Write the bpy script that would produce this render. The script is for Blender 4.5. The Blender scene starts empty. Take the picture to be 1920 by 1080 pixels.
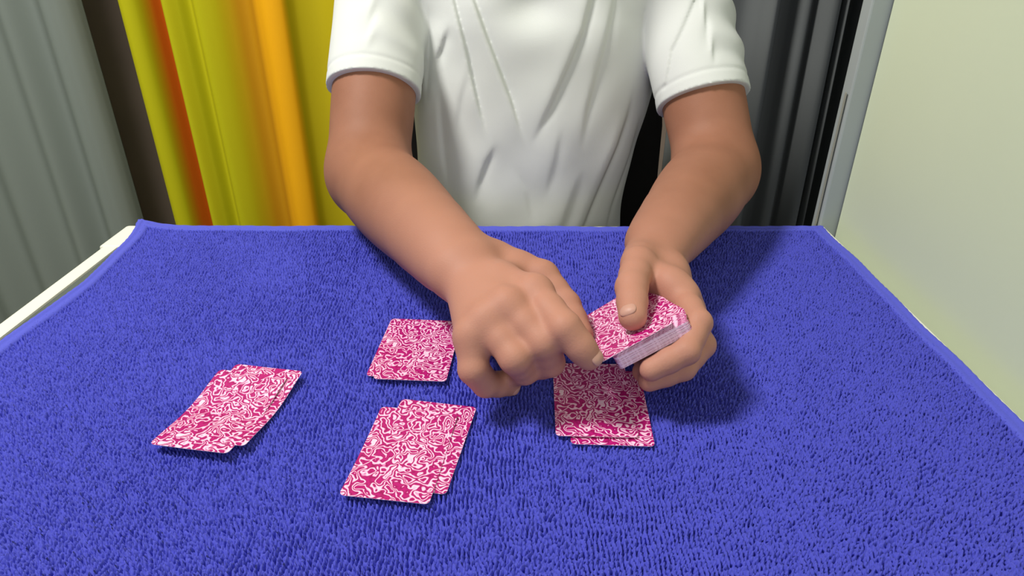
import bpy, bmesh, math, random
import numpy as np
from mathutils import Vector, Matrix, Euler

random.seed(7)
rng = np.random.default_rng(11)
scn = bpy.context.scene
col = scn.collection
T = 0.745                      # height of the towel surface above the floor

# ------------------------------------------------------------------ camera
F_PX, PITCH, CAM_H = 1260.0, math.radians(28.5), 0.32
cam_d = bpy.data.cameras.new('camera')
cam_d.sensor_width = 36.0
cam_d.lens = 36.0 * F_PX / 1920.0
cam_d.clip_start = 0.01
cam = bpy.data.objects.new('camera', cam_d)
col.objects.link(cam)
cam.location = (0, 0, T + CAM_H)
cam.rotation_euler = (math.pi / 2 - PITCH, 0, 0)
scn.camera = cam

# ------------------------------------------------------------------ world, lights, exposure
world = bpy.data.worlds.new('world')
scn.world = world
world.use_nodes = True
wb = world.node_tree.nodes['Background']
wb.inputs['Color'].default_value = (0.93, 0.97, 1.0, 1)
wb.inputs['Strength'].default_value = 0.25


def area(name, loc, target, size, power, color=(1, 1, 1)):
    d = bpy.data.lights.new(name, 'AREA')
    d.shape = 'DISK'
    d.size = size
    d.energy = power
    d.color = color
    o = bpy.data.objects.new(name, d)
    col.objects.link(o)
    o.location = loc
    o.rotation_euler = (Vector(target) - Vector(loc)).to_track_quat('-Z', 'Y').to_euler()
    return o


area('ceiling_lamp', (-0.86, 0.42, 2.40), (0.0, 0.55, T), 0.40, 40, (1.0, 0.97, 0.92))
area('room_fill', (-0.10, -1.4, 1.75), (0.0, 0.9, T + 0.1), 0.9, 10, (1.0, 0.98, 0.95))  # added fill from behind the camera for walls and shirt, not a real lamp

vs = scn.view_settings
vs.view_transform = 'Standard'
vs.look = 'None'
vs.exposure = -0.12
vs.gamma = 1.0
vs.use_curve_mapping = False


# ------------------------------------------------------------------ helpers
def tag(o, label=None, cat=None, group=None, kind=None):
    if label: o['label'] = label
    if cat: o['category'] = cat
    if group: o['group'] = group
    if kind: o['kind'] = kind
    return o


def empty(name, loc=(0, 0, 0)):
    o = bpy.data.objects.new(name, None)
    o.empty_display_size = 0.05
    o.location = loc
    col.objects.link(o)
    return o


def link(name, me, mat=None, parent=None):
    o = bpy.data.objects.new(name, me)
    col.objects.link(o)
    if mat is not None and not me.materials:
        me.materials.append(mat)
    if parent is not None:
        o.parent = parent
        o.matrix_parent_inverse = Matrix.Translation(parent.location).inverted() if parent.type == 'EMPTY' else Matrix()
    return o


def mesh_np(name, V, Q, smooth=True):
    """mesh from numpy vertices and quads"""
    me = bpy.data.meshes.new(name)
    V = np.ascontiguousarray(V, np.float32)
    Q = np.ascontiguousarray(Q, np.int32)
    n = Q.shape[1]
    me.vertices.add(len(V))
    me.vertices.foreach_set('co', V.ravel())
    me.loops.add(Q.size)
    me.loops.foreach_set('vertex_index', Q.ravel())
    me.polygons.add(len(Q))
    me.polygons.foreach_set('loop_start', np.arange(0, Q.size, n, dtype=np.int32))
    me.polygons.foreach_set('loop_total', np.full(len(Q), n, np.int32))
    if smooth:
        me.polygons.foreach_set('use_smooth', np.ones(len(Q), bool))
    me.update(calc_edges=True)
    me.validate()
    return me


def mesh_bm(name, bm, smooth=False):
    me = bpy.data.meshes.new(name)
    bmesh.ops.recalc_face_normals(bm, faces=bm.faces)
    bm.to_mesh(me)
    bm.free()
    if smooth:
        for p in me.polygons: p.use_smooth = True
    return me


def box(name, lo, hi, mat, parent=None, bevel=0.0, seg=2):
    bm = bmesh.new()
    bmesh.ops.create_cube(bm, size=1.0)
    lo, hi = Vector(lo), Vector(hi)
    for v in bm.verts:
        v.co = Vector([(lo[i] + hi[i]) / 2 + v.co[i] * (hi[i] - lo[i]) for i in range(3)])
    if bevel > 0:
        bmesh.ops.bevel(bm, geom=bm.edges[:], offset=bevel, segments=seg, affect='EDGES', profile=0.6)
    return link(name, mesh_bm(name, bm), mat, parent)


def tube(name, pts, rad, mat, parent=None, n=12):
    V, Q = [], []
    pts = [Vector(p) for p in pts]
    for i, p in enumerate(pts):
        d = (pts[min(i + 1, len(pts) - 1)] - pts[max(i - 1, 0)]).normalized()
        a = d.orthogonal().normalized()
        b = d.cross(a)
        for k in range(n):
            t = 2 * math.pi * k / n
            V.append(p + rad * (math.cos(t) * a + math.sin(t) * b))
    for i in range(len(pts) - 1):
        for k in range(n):
            Q.append((i * n + k, i * n + (k + 1) % n, (i + 1) * n + (k + 1) % n, (i + 1) * n + k))
    bm = bmesh.new()
    bv = [bm.verts.new(v) for v in V]
    for q in Q: bm.faces.new([bv[i] for i in q])
    bm.faces.new(bv[:n][::-1])
    bm.faces.new(bv[-n:])
    return link(name, mesh_bm(name, bm, True), mat, parent)


# photograph pixel -> world point on the plane at depth y (or at height z above the towel)
CP, SP = math.cos(PITCH), math.sin(PITCH)


def ray(x, y):
    X, Y = (x - 960) / F_PX, (540 - y) / F_PX
    return np.array([X, CP + Y * SP, -SP + Y * CP])


def at_y(x, y, Y): d = ray(x, y); return np.array([0, 0, CAM_H]) + d * (Y / d[1])
def at_z(x, y, z): d = ray(x, y); return np.array([0, 0, CAM_H]) + d * ((z - CAM_H) / d[2])


# ------------------------------------------------------------------ materials
def new_mat(name):
    m = bpy.data.materials.new(name)
    m.use_nodes = True
    nt = m.node_tree
    return m, nt, nt.nodes['Principled BSDF']


def plain(name, rgb, rough=0.6, spec=0.3, noise=0.0, scale=8.0, bump=0.0, bscale=200.0, metal=0.0):
    m, nt, b = new_mat(name)
    b.inputs['Base Color'].default_value = (*rgb, 1)
    b.inputs['Roughness'].default_value = rough
    b.inputs['Specular IOR Level'].default_value = spec
    b.inputs['Metallic'].default_value = metal
    tc = nt.nodes.new('ShaderNodeTexCoord')
    if noise > 0:
        n = nt.nodes.new('ShaderNodeTexNoise')
        n.inputs['Scale'].default_value = scale
        n.inputs['Detail'].default_value = 4
        nt.links.new(tc.outputs['Object'], n.inputs['Vector'])
        r = nt.nodes.new('ShaderNodeValToRGB')
        r.color_ramp.elements[0].position = 0.3
        r.color_ramp.elements[1].position = 0.7
        r.color_ramp.elements[0].color = (*[c * (1 - noise) for c in rgb], 1)
        r.color_ramp.elements[1].color = (*[min(1, c * (1 + noise)) for c in rgb], 1)
        nt.links.new(n.outputs['Fac'], r.inputs['Fac'])
        nt.links.new(r.outputs['Color'], b.inputs['Base Color'])
    if bump > 0:
        n2 = nt.nodes.new('ShaderNodeTexNoise')
        n2.inputs['Scale'].default_value = bscale
        n2.inputs['Detail'].default_value = 3
        nt.links.new(tc.outputs['Object'], n2.inputs['Vector'])
        bp = nt.nodes.new('ShaderNodeBump')
        bp.inputs['Strength'].default_value = bump
        bp.inputs['Distance'].default_value = 0.001
        nt.links.new(n2.outputs['Fac'], bp.inputs['Height'])
        nt.links.new(bp.outputs['Normal'], b.inputs['Normal'])
    return m


M = {}
M['wall_pale'] = plain('pale_green_paint', (0.61, 0.675, 0.49), 0.8, 0.2, 0.02, 3, 0.08, 300)
M['wall_brown'] = plain('dark_brown_board', (0.38, 0.30, 0.235), 0.6, 0.3, 0.08, 6)
M['trim_grey'] = plain('grey_trim_paint', (0.36, 0.40, 0.40), 0.5, 0.4, 0.03, 5)
M['steel'] = plain('thin_metal_strip', (0.30, 0.30, 0.25), 0.4, 0.5, 0.02, 40)
M['floor'] = plain('floor_tile', (0.30, 0.27, 0.23), 0.4, 0.4, 0.1, 5)
M['table_white'] = plain('cream_plastic_rim', (0.78, 0.78, 0.68), 0.45, 0.4, 0.02, 12)
M['table_top'] = plain('grey_green_table_top', (0.09, 0.11, 0.10), 0.4, 0.4, 0.05, 12)
M['black'] = plain('black_chair_fabric', (0.008, 0.007, 0.007), 0.8, 0.2, 0.1, 60)
M['chair_metal'] = plain('black_chair_metal', (0.015, 0.015, 0.016), 0.4, 0.5, 0.05, 30)
M['trousers'] = plain('dark_trouser_cloth', (0.03, 0.032, 0.04), 0.9, 0.1, 0.1, 90)
M['hair'] = plain('black_hair', (0.012, 0.010, 0.009), 0.5, 0.4, 0.2, 200, 0.6, 400)
M['shirt'] = plain('white_cotton_jersey', (0.68, 0.70, 0.68), 0.9, 0.1, 0.008, 14, 0.12, 900)
M['nail'] = plain('fingernail', (0.50, 0.275, 0.215), 0.45, 0.3, 0.02, 300)
M['eye'] = plain('dark_eye', (0.03, 0.02, 0.015), 0.2, 0.5)


def skin_mat():
    m, nt, b = new_mat('tan_skin')
    tc = nt.nodes.new('ShaderNodeTexCoord')
    n = nt.nodes.new('ShaderNodeTexNoise')
    n.inputs['Scale'].default_value = 22
    n.inputs['Detail'].default_value = 5
    nt.links.new(tc.outputs['Object'], n.inputs['Vector'])
    r = nt.nodes.new('ShaderNodeValToRGB')
    r.color_ramp.elements[0].position = 0.3
    r.color_ramp.elements[1].position = 0.72
    r.color_ramp.elements[0].color = (0.285, 0.124, 0.074, 1)
    r.color_ramp.elements[1].color = (0.335, 0.150, 0.092, 1)
    nt.links.new(n.outputs['Fac'], r.inputs['Fac'])
    # the hands are a little pinker and paler than the sun-tanned arms
    sx = nt.nodes.new('ShaderNodeSeparateXYZ')
    nt.links.new(tc.outputs['Object'], sx.inputs['Vector'])
    mr = nt.nodes.new('ShaderNodeMapRange')
    mr.inputs['From Min'].default_value = 0.62
    mr.inputs['From Max'].default_value = 0.46
    nt.links.new(sx.outputs['Y'], mr.inputs['Value'])
    mx = nt.nodes.new('ShaderNodeMix')
    mx.data_type = 'RGBA'
    nt.links.new(mr.outputs['Result'], mx.inputs['Factor'])
    nt.links.new(r.outputs['Color'], mx.inputs['A'])
    mx.inputs['B'].default_value = (0.445, 0.212, 0.150, 1)
    nt.links.new(mx.outputs['Result'], b.inputs['Base Color'])
    b.inputs['Roughness'].default_value = 0.6
    b.inputs['Specular IOR Level'].default_value = 0.25
    b.inputs['Subsurface Weight'].default_value = 0.12
    b.inputs['Subsurface Radius'].default_value = (0.008, 0.003, 0.0015)
    b.inputs['Subsurface Scale'].default_value = 0.6
    v = nt.nodes.new('ShaderNodeTexVoronoi')
    v.inputs['Scale'].default_value = 700
    nt.links.new(tc.outputs['Object'], v.inputs['Vector'])
    bp = nt.nodes.new('ShaderNodeBump')
    bp.inputs['Strength'].default_value = 0.12
    bp.inputs['Distance'].default_value = 0.0006
    nt.links.new(v.outputs['Distance'], bp.inputs['Height'])
    nt.links.new(bp.outputs['Normal'], b.inputs['Normal'])
    return m


M['skin'] = skin_mat()


def towel_mat(name, rgb, fuzz):
    m, nt, b = new_mat(name)
    tc = nt.nodes.new('ShaderNodeTexCoord')
    n = nt.nodes.new('ShaderNodeTexNoise')
    n.inputs['Scale'].default_value = 900
    n.inputs['Detail'].default_value = 2
    nt.links.new(tc.outputs['Object'], n.inputs['Vector'])
    r = nt.nodes.new('ShaderNodeValToRGB')
    r.color_ramp.elements[0].color = (*[c * 0.85 for c in rgb], 1)
    r.color_ramp.elements[1].color = (*[c * 1.15 for c in rgb], 1)
    nt.links.new(n.outputs['Fac'], r.inputs['Fac'])
    nt.links.new(r.outputs['Color'], b.inputs['Base Color'])
    b.inputs['Roughness'].default_value = 0.9
    b.inputs['Specular IOR Level'].default_value = 0.15
    b.inputs['Sheen Weight'].default_value = fuzz
    b.inputs['Sheen Roughness'].default_value = 0.5
    b.inputs['Sheen Tint'].default_value = (0.5, 0.55, 1.0, 1)
    return m


M['towel'] = towel_mat('blue_terry', (0.076, 0.084, 0.50), 0.06)
M['hem'] = towel_mat('blue_hem_binding', (0.092, 0.104, 0.56), 0.10)


def card_mats():
    m, nt, b = new_mat('magenta_swirl_card_back')
    tc = nt.nodes.new('ShaderNodeTexCoord')
    w = nt.nodes.new('ShaderNodeTexNoise')           # domain warp
    w.inputs['Scale'].default_value = 120
    w.inputs['Detail'].default_value = 1.0
    nt.links.new(tc.outputs['Object'], w.inputs['Vector'])
    sc = nt.nodes.new('ShaderNodeVectorMath'); sc.operation = 'SCALE'
    sc.inputs['Scale'].default_value = 0.012
    sub = nt.nodes.new('ShaderNodeVectorMath'); sub.operation = 'SUBTRACT'
    sub.inputs[1].default_value = (0.5, 0.5, 0.5)
    nt.links.new(w.outputs['Color'], sub.inputs[0])
    nt.links.new(sub.outputs['Vector'], sc.inputs[0])
    ad = nt.nodes.new('ShaderNodeVectorMath'); ad.operation = 'ADD'
    nt.links.new(tc.outputs['Object'], ad.inputs[0])
    nt.links.new(sc.outputs['Vector'], ad.inputs[1])
    n = nt.nodes.new('ShaderNodeTexNoise')
    n.inputs['Scale'].default_value = 105
    n.inputs['Detail'].default_value = 0.4
    nt.links.new(ad.outputs['Vector'], n.inputs['Vector'])
    mu = nt.nodes.new('ShaderNodeMath'); mu.operation = 'MULTIPLY'
    mu.inputs[1].default_value = 48.0
    nt.links.new(n.outputs['Fac'], mu.inputs[0])
    si = nt.nodes.new('ShaderNodeMath'); si.operation = 'SINE'
    nt.links.new(mu.outputs[0], si.inputs[0])
    mr = nt.nodes.new('ShaderNodeMapRange')
    mr.inputs['From Min'].default_value = -1
    mr.inputs['From Max'].default_value = 1
    nt.links.new(si.outputs[0], mr.inputs['Value'])
    r = nt.nodes.new('ShaderNodeValToRGB')
    e = r.color_ramp.elements
    e[0].position, e[0].color = 0.0, (0.46, 0.004, 0.165, 1)
    e[1].position, e[1].color = 1.0, (0.86, 0.62, 0.75, 1)
    for p, c in ((0.34, (0.26, 0.002, 0.085, 1)), (0.50, (0.40, 0.008, 0.145, 1)), (0.60, (0.78, 0.22, 0.47, 1)), (0.80, (0.86, 0.42, 0.64, 1))):
        q = e.new(p); q.color = c
    nt.links.new(mr.outputs['Result'], r.inputs['Fac'])
    nt.links.new(r.outputs['Color'], b.inputs['Base Color'])
    b.inputs['Roughness'].default_value = 0.45
    b.inputs['Specular IOR Level'].default_value = 0.35
    return m, plain('white_card_stock', (0.86, 0.64, 0.82), 0.5, 0.3, 0.02, 400)


M['card_back'], M['card_stock'] = card_mats()


def curtain_mat(name, stops, x0, x1, transl=0.0):
    """cloth: colour bands run across the cloth width (object x from x0 to x1)"""
    m, nt, b = new_mat(name)
    tc = nt.nodes.new('ShaderNodeTexCoord')
    sx = nt.nodes.new('ShaderNodeSeparateXYZ')
    nt.links.new(tc.outputs['Object'], sx.inputs['Vector'])
    mr = nt.nodes.new('ShaderNodeMapRange')
    mr.inputs['From Min'].default_value = x0
    mr.inputs['From Max'].default_value = x1
    nt.links.new(sx.outputs['X'], mr.inputs['Value'])
    r = nt.nodes.new('ShaderNodeValToRGB')
    e = r.color_ramp.elements
    e[0].position, e[0].color = stops[0][0], (*stops[0][1], 1)
    e[1].position, e[1].color = stops[-1][0], (*stops[-1][1], 1)
    for p, c in stops[1:-1]:
        q = e.new(p); q.color = (*c, 1)
    nt.links.new(mr.outputs['Result'], r.inputs['Fac'])
    n = nt.nodes.new('ShaderNodeTexNoise')
    n.inputs['Scale'].default_value = 500
    nt.links.new(tc.outputs['Object'], n.inputs['Vector'])
    bp = nt.nodes.new('ShaderNodeBump')
    bp.inputs['Strength'].default_value = 0.1
    bp.inputs['Distance'].default_value = 0.001
    nt.links.new(n.outputs['Fac'], bp.inputs['Height'])
    nt.links.new(r.outputs['Color'], b.inputs['Base Color'])
    nt.links.new(bp.outputs['Normal'], b.inputs['Normal'])
    b.inputs['Roughness'].default_value = 0.75
    b.inputs['Specular IOR Level'].default_value = 0.2
    return m


# ------------------------------------------------------------------ room
def struct(o):
    o['kind'] = 'structure'
    return o


struct(box('floor', (-2.6, -1.6, -0.05), (2.2, 1.6, 0.0), M['floor']))
struct(box('wall_back', (-2.6, 1.50, 0.0), (2.2, 1.60, 2.6), M['wall_brown']))
struct(box('wall_right', (0.394, -1.6, 0.0), (0.52, 0.750, 2.6), M['wall_pale']))
struct(box('wall_left', (-2.45, -1.6, 0.0), (-2.35, 1.5, 2.6), M['wall_pale']))
struct(box('trim_1', (0.3735, 0.7535, 0.0), (0.52, 0.775, 2.6), M['trim_grey'], bevel=0.002))
struct(box('trim_2', (0.3705, 0.758, 0.0), (0.3720, 0.761, 0.90), M['steel'], bevel=0.001))


# ------------------------------------------------------------------ curtains
def curtain(name, xs, ys, y0, z0, z1, mat, flare=0.0, nz=24, phase=0.0):
    """a hanging cloth whose folded section (xs, ys) drifts a little from top to bottom"""
    n = len(xs)
    zs = np.linspace(z0, z1, nz)
    V = []
    for side in (0, 1):
        for k, z in enumerate(zs):
            f = (z1 - z) / (z1 - z0)
            amp = 0.75 + 0.35 * f
            xx = xs + flare * f * (xs - xs.mean()) + 0.004 * np.sin(2.3 * z + 9 * xs + phase)
            yy = y0 + ys * amp + 0.004 * np.sin(3.1 * z + 14 * xs + phase) + side * 0.0022
            V.append(np.stack([xx, yy, np.full(n, z)], 1))
    V = np.concatenate(V)
    I = np.arange(nz * n).reshape(nz, n)
    a = np.stack([I[:-1, :-1], I[:-1, 1:], I[1:, 1:], I[1:, :-1]], -1).reshape(-1, 4)
    o = nz * n
    Q = [a, a[:, ::-1] + o]
    for e in (I[:, 0], I[:, -1][::-1], I[0][::-1], I[-1]):
        Q.append(np.stack([e[:-1], e[1:], e[1:] + o, e[:-1] + o], 1))
    me = mesh_np(name, V, np.concatenate(Q))
    return link(name, me, mat)


def spline_profile(ctrl, n):
    """smooth curve through (x, y) control points (Catmull-Rom in a common parameter)"""
    P = np.array(ctrl, float)
    P = np.vstack([2 * P[0] - P[1], P, 2 * P[-1] - P[-2]])
    m = len(P) - 3
    t = np.linspace(0, m - 1e-9, n)
    i = t.astype(int)
    f = (t - i)[:, None]
    p0, p1, p2, p3 = P[i], P[i + 1], P[i + 2], P[i + 3]
    q = 0.5 * (2 * p1 + (p2 - p0) * f + (2 * p0 - 5 * p1 + 4 * p2 - p3) * f ** 2 + (3 * p1 - p0 - 3 * p2 + p3) * f ** 3)
    return q[:, 0], q[:, 1]


# grey curtain at the left, soft wide folds
gx = [(-1.75, 0.0), (-1.68, 0.03), (-1.60, -0.01), (-1.50, 0.03), (-1.42, 0.0), (-1.34, 0.03), (-1.27, -0.012), (-1.20, 0.02),
      (-1.13, -0.01), (-1.07, 0.015), (-1.02, -0.012), (-0.965, 0.012), (-0.925, -0.012), (-0.885, 0.018), (-0.85, -0.014),
      (-0.828, -0.012), (-0.812, 0.000), (-0.804, 0.014), (-0.800, 0.03)]
xs, ys = spline_profile(gx, 240)
G1 = (0.235, 0.27, 0.243)
M['curtain_grey'] = curtain_mat('grey_curtain_cloth', [(0.0, G1), (1.0, (0.225, 0.258, 0.235))], -1.75, -0.76)
tag(curtain('curtain', xs, ys, 1.32, 0.03, 2.45, M['curtain_grey']),
    'light grey curtain hanging in soft folds left of the yellow curtain', 'curtain', 'curtains behind the table')

# yellow curtain with orange folds
yx = [(-0.722, 0.012), (-0.737, 0.0), (-0.725, -0.012), (-0.705, -0.005), (-0.690, 0.025), (-0.675, 0.045), (-0.663, 0.02), (-0.648, -0.015),
      (-0.625, -0.004), (-0.607, 0.014), (-0.590, -0.006), (-0.565, 0.0), (-0.535, 0.022), (-0.505, 0.036), (-0.482, 0.012),
      (-0.455, -0.020), (-0.425, -0.018), (-0.405, 0.012), (-0.37, 0.024), (-0.335, 0.010), (-0.30, -0.02), (-0.26, 0.02), (-0.21, -0.02),
      (-0.16, 0.02), (-0.11, -0.02), (-0.06, 0.02), (-0.02, 0.0)]
xs, ys = spline_profile(yx, 360)
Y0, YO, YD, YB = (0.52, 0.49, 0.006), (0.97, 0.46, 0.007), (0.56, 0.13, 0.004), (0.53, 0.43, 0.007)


def sx(x): return (x + 0.737) / 0.717


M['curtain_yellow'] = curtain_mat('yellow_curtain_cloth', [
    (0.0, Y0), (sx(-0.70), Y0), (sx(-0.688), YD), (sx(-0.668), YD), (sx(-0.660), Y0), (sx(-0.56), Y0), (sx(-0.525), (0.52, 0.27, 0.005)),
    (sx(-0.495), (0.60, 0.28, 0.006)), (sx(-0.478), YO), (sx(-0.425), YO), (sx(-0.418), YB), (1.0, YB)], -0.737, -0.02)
tag(curtain('curtain', xs, ys, 1.36, 0.03, 2.45, M['curtain_yellow'], phase=1.0),
    'bright yellow curtain with orange folds behind the person', 'curtain', 'curtains behind the table')

# grey curtain at the right, tight deep folds; shade is mixed into its colour
dx = [(0.29, 0.03), (0.31, 0.0), (0.345, -0.01), (0.385, 0.0), (0.41, -0.012), (0.43, -0.024), (0.444, 0.0), (0.455, 0.035), (0.47, 0.03),
      (0.482, 0.004), (0.497, 0.0), (0.508, 0.022), (0.517, 0.0), (0.532, -0.014), (0.547, -0.006), (0.5515, 0.03), (0.556, 0.005), (0.563, -0.004),
      (0.571, 0.03), (0.580, 0.055), (0.594, 0.06), (0.602, 0.02), (0.62, 0.0), (0.65, 0.02), (0.68, 0.0)]
xs, ys = spline_profile(dx, 300)
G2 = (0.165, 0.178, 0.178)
M['curtain_shaded'] = curtain_mat('shaded_grey_curtain_cloth', [(0.0, G2), (1.0, G2)], 0.29, 0.68)
tag(curtain('curtain', xs, ys, 1.215, 0.03, 2.45, M['curtain_shaded'], phase=2.0),
    'grey curtain with shade in its colour and tight folds between the person and the pale wall', 'curtain', 'curtains behind the table')

# ------------------------------------------------------------------ table
TX0, TX1, TY0, TY1, TZ = -0.468, 0.378, -0.06, 0.752, T - 0.0045
table = tag(empty('table', (0, 0.35, 0)), 'table with cream rim under the blue towel', 'table')
box('tabletop', (TX0 + 0.008, TY0 + 0.012, TZ - 0.020), (TX1 - 0.006, TY1 - 0.007, TZ - 0.001), M['table_top'], table, 0.001)
rim = M['table_white']


def skew(o):
    for v in o.data.vertices: v.co.x += 0.032 * (v.co.y - 0.52)
    return o


skew(box('rim', (TX0 - 0.0025, TY0, TZ - 0.024), (TX0 + 0.0145, TY1, TZ + 0.0015), rim, table, 0.002))
box('rim', (TX1 - 0.0065, TY0, TZ - 0.024), (TX1, TY1, TZ + 0.0015), rim, table, 0.0015)
box('rim', (TX0 + 0.0165, TY1 - 0.007, TZ - 0.024), (TX1 - 0.0065, TY1, TZ + 0.0015), rim, table, 0.0015)
box('rim', (TX0 + 0.0165, TY0, TZ - 0.024), (TX1 - 0.0065, TY0 + 0.012, TZ + 0.0015), rim, table, 0.0015)
skew(box('corner_cap', (TX0 - 0.0065, TY1 - 0.060, TZ - 0.028), (TX0 + 0.018, TY1 + 0.001, TZ + 0.0025), rim, table, 0.003))
for lx in (TX0 + 0.03, TX1 - 0.05):
    for ly in (TY0 + 0.03, TY1 - 0.06):
        box('leg', (lx, ly, 0.0), (lx + 0.03, ly + 0.03, TZ - 0.021), rim, table, 0.003)

# ------------------------------------------------------------------ towel
UX0, UX1, UY0, UY1 = -0.4455, 0.3715, 0.10, 0.7435
HEMW = 0.013


def band_noise(ny, nx, h, lam, bw, aniso=None, ang=0.0, seed=0):
    """noise whose wavelength is about lam (worm-like ridges); aniso stretches it along y"""
    g = np.random.default_rng(seed).standard_normal((ny, nx))
    fy = np.fft.fftfreq(ny, h)[:, None]
    fx = np.fft.rfftfreq(nx, h)[None, :]
    f = np.sqrt(fx ** 2 + fy ** 2)
    w = np.exp(-((f - 1 / lam) / (bw / lam)) ** 2)
    if aniso:
        th = np.arctan2(np.abs(fy), fx + 1e-9)
        w = w * (0.30 + np.exp(-(th / aniso) ** 2))
    r = np.fft.irfft2(np.fft.rfft2(g) * w, s=(ny, nx))
    return r / r.std()


towel = tag(empty('towel', (0, 0.42, T - 0.0045)), 'blue terry towel with hemmed edges spread over the table', 'towel')


def towel_lift(x, y):
    """gentle unevenness of the spread cloth and its raised back left corner"""
    l = 0.0008 * np.sin(9 * x + 1.0) * np.sin(7 * y + 0.4)
    d = np.hypot(x - UX0, (y - UY1))
    l = l + 0.006 * np.exp(-(d / 0.030) ** 2)
    l = l + 0.0030 * np.exp(-((x - UX0) / 0.012) ** 2) * (0.4 + 0.6 * np.sin(17 * y + 1.3) ** 2)
    return l


EDGE_Y = np.array([0.0, 0.20, 0.40, 0.490, 0.550, 0.596, 0.661, 0.708, 0.743, 0.80])
EDGE_X = np.array([0.0, 0.004, 0.001, 0.002, 0.0095, 0.0165, 0.0080, 0.0060, 0.0005, 0.0])
_ky = np.linspace(0, 0.8, 400)
_ke = np.convolve(np.pad(np.interp(_ky, EDGE_Y, EDGE_X), 10, mode='edge'), np.hanning(21) / np.hanning(21).sum(), 'valid')


def edge_in(x, y):
    """how far the cloth is drawn in near its left edge"""
    return np.interp(y, _ky, _ke) * np.clip((-0.27 - x) / 0.175, 0, 1) ** 1.5


def make_pile():
    h = 0.00076
    x0, x1, y0, y1 = UX0 + HEMW * 0.7, UX1 - HEMW * 0.7, UY0 + HEMW * 0.7, UY1 - HEMW * 0.7
    nx, ny = int((x1 - x0) / h), int((y1 - y0) / h)
    X, Y = np.meshgrid(x0 + np.arange(nx) * (x1 - x0) / (nx - 1), y0 + np.arange(ny) * (y1 - y0) / (ny - 1))
    iso = band_noise(ny, nx, h, 0.0027, 0.36, seed=3)
    wob = band_noise(ny, nx, h, 0.020, 0.6, seed=4)
    fine = band_noise(ny, nx, h, 0.0025, 0.40, seed=6)
    big = band_noise(ny, nx, h, 0.16, 0.5, seed=5)
    k = np.clip(0.62 + 0.28 * big - 2.4 * (X - 0.10) * (X > 0.10) - 1.0 * (-0.22 - X) * (X < -0.22), 0, 1)
    rib = 0.95 * np.cos(2 * np.pi * (X + 0.00055 * wob - 0.12 * (X + 0.1) * (Y - 0.3)) / 0.0029) + 0.70 * fine     # columns of little loops
    n = rib * k + iso * (1 - k)
    n = n / np.sqrt(k ** 2 + (1 - k) ** 2)
    hgt = 0.0034 * np.tanh(0.95 * (n - 0.15)) - 0.0018
    z = T + hgt + towel_lift(X, Y)
    V = np.stack([X + edge_in(X, Y), Y, z], -1).reshape(-1, 3)
    I = np.arange(nx * ny).reshape(ny, nx)
    Q = np.stack([I[:-1, :-1], I[:-1, 1:], I[1:, 1:], I[1:, :-1]], -1).reshape(-1, 4)
    o = link('terry_pile', mesh_np('terry_pile', V, Q), M['towel'], towel)
    o['kind'] = 'stuff'


make_pile()


def make_hem(p, q, inward):
    """rolled hem from p to q; the section is a raised rim and a flat stitched band"""
    p, q, inw = Vector(p), Vector(q), Vector(inward)
    n = 160
    prof = [(-0.0005, -0.0035), (-0.0012, -0.001), (-0.0003, 0.0008), (0.0016, 0.0016), (0.0038, 0.0012), (0.0052, 0.0004), (0.0068, 0.0008),
            (0.0095, 0.0011), (0.0118, 0.0007), (0.0130, -0.0008), (0.0132, -0.0035)]
    V = []
    rr = random.Random(int(1000 * (p.x + 2 * p.y)))
    a, b, c = rr.random() * 6, rr.random() * 6, rr.random() * 6
    for i in range(n):
        t = i / (n - 1)
        base = p.lerp(q, t)
        s = t * (q - p).length
        off = 0.0009 * math.sin(31 * s + a) + 0.0006 * math.sin(67 * s + b)
        for (u, w) in prof:
            P = base + inw * (u + off)
            w2 = w + 0.00025 * math.sin(900 * s + c) * (w > 0)
            V.append((P.x + float(edge_in(P.x, P.y)), P.y, T + w2 + float(towel_lift(P.x, P.y))))
    m = len(prof)
    I = np.arange(n * m).reshape(n, m)
    Q = np.stack([I[:-1, :-1], I[1:, :-1], I[1:, 1:], I[:-1, 1:]], -1).reshape(-1, 4)
    Q2 = np.stack([I[:-1, -1], I[1:, -1], I[1:, 0], I[:-1, 0]], -1)
    link('hem', mesh_np('hem', V, np.concatenate([Q, Q2])), M['hem'], towel)


make_hem((UX0, UY0, 0), (UX0, UY1, 0), (1, 0, 0))
make_hem((UX1, UY0, 0), (UX1, UY1, 0), (-1, 0, 0))
make_hem((UX0, UY1, 0), (UX1, UY1, 0), (0, -1, 0))
make_hem((UX0, UY0, 0), (UX1, UY0, 0), (0, 1, 0))

# ------------------------------------------------------------------ cards
CW, CH, CR, CT = 0.058, 0.0885, 0.0034, 0.00034


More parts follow.
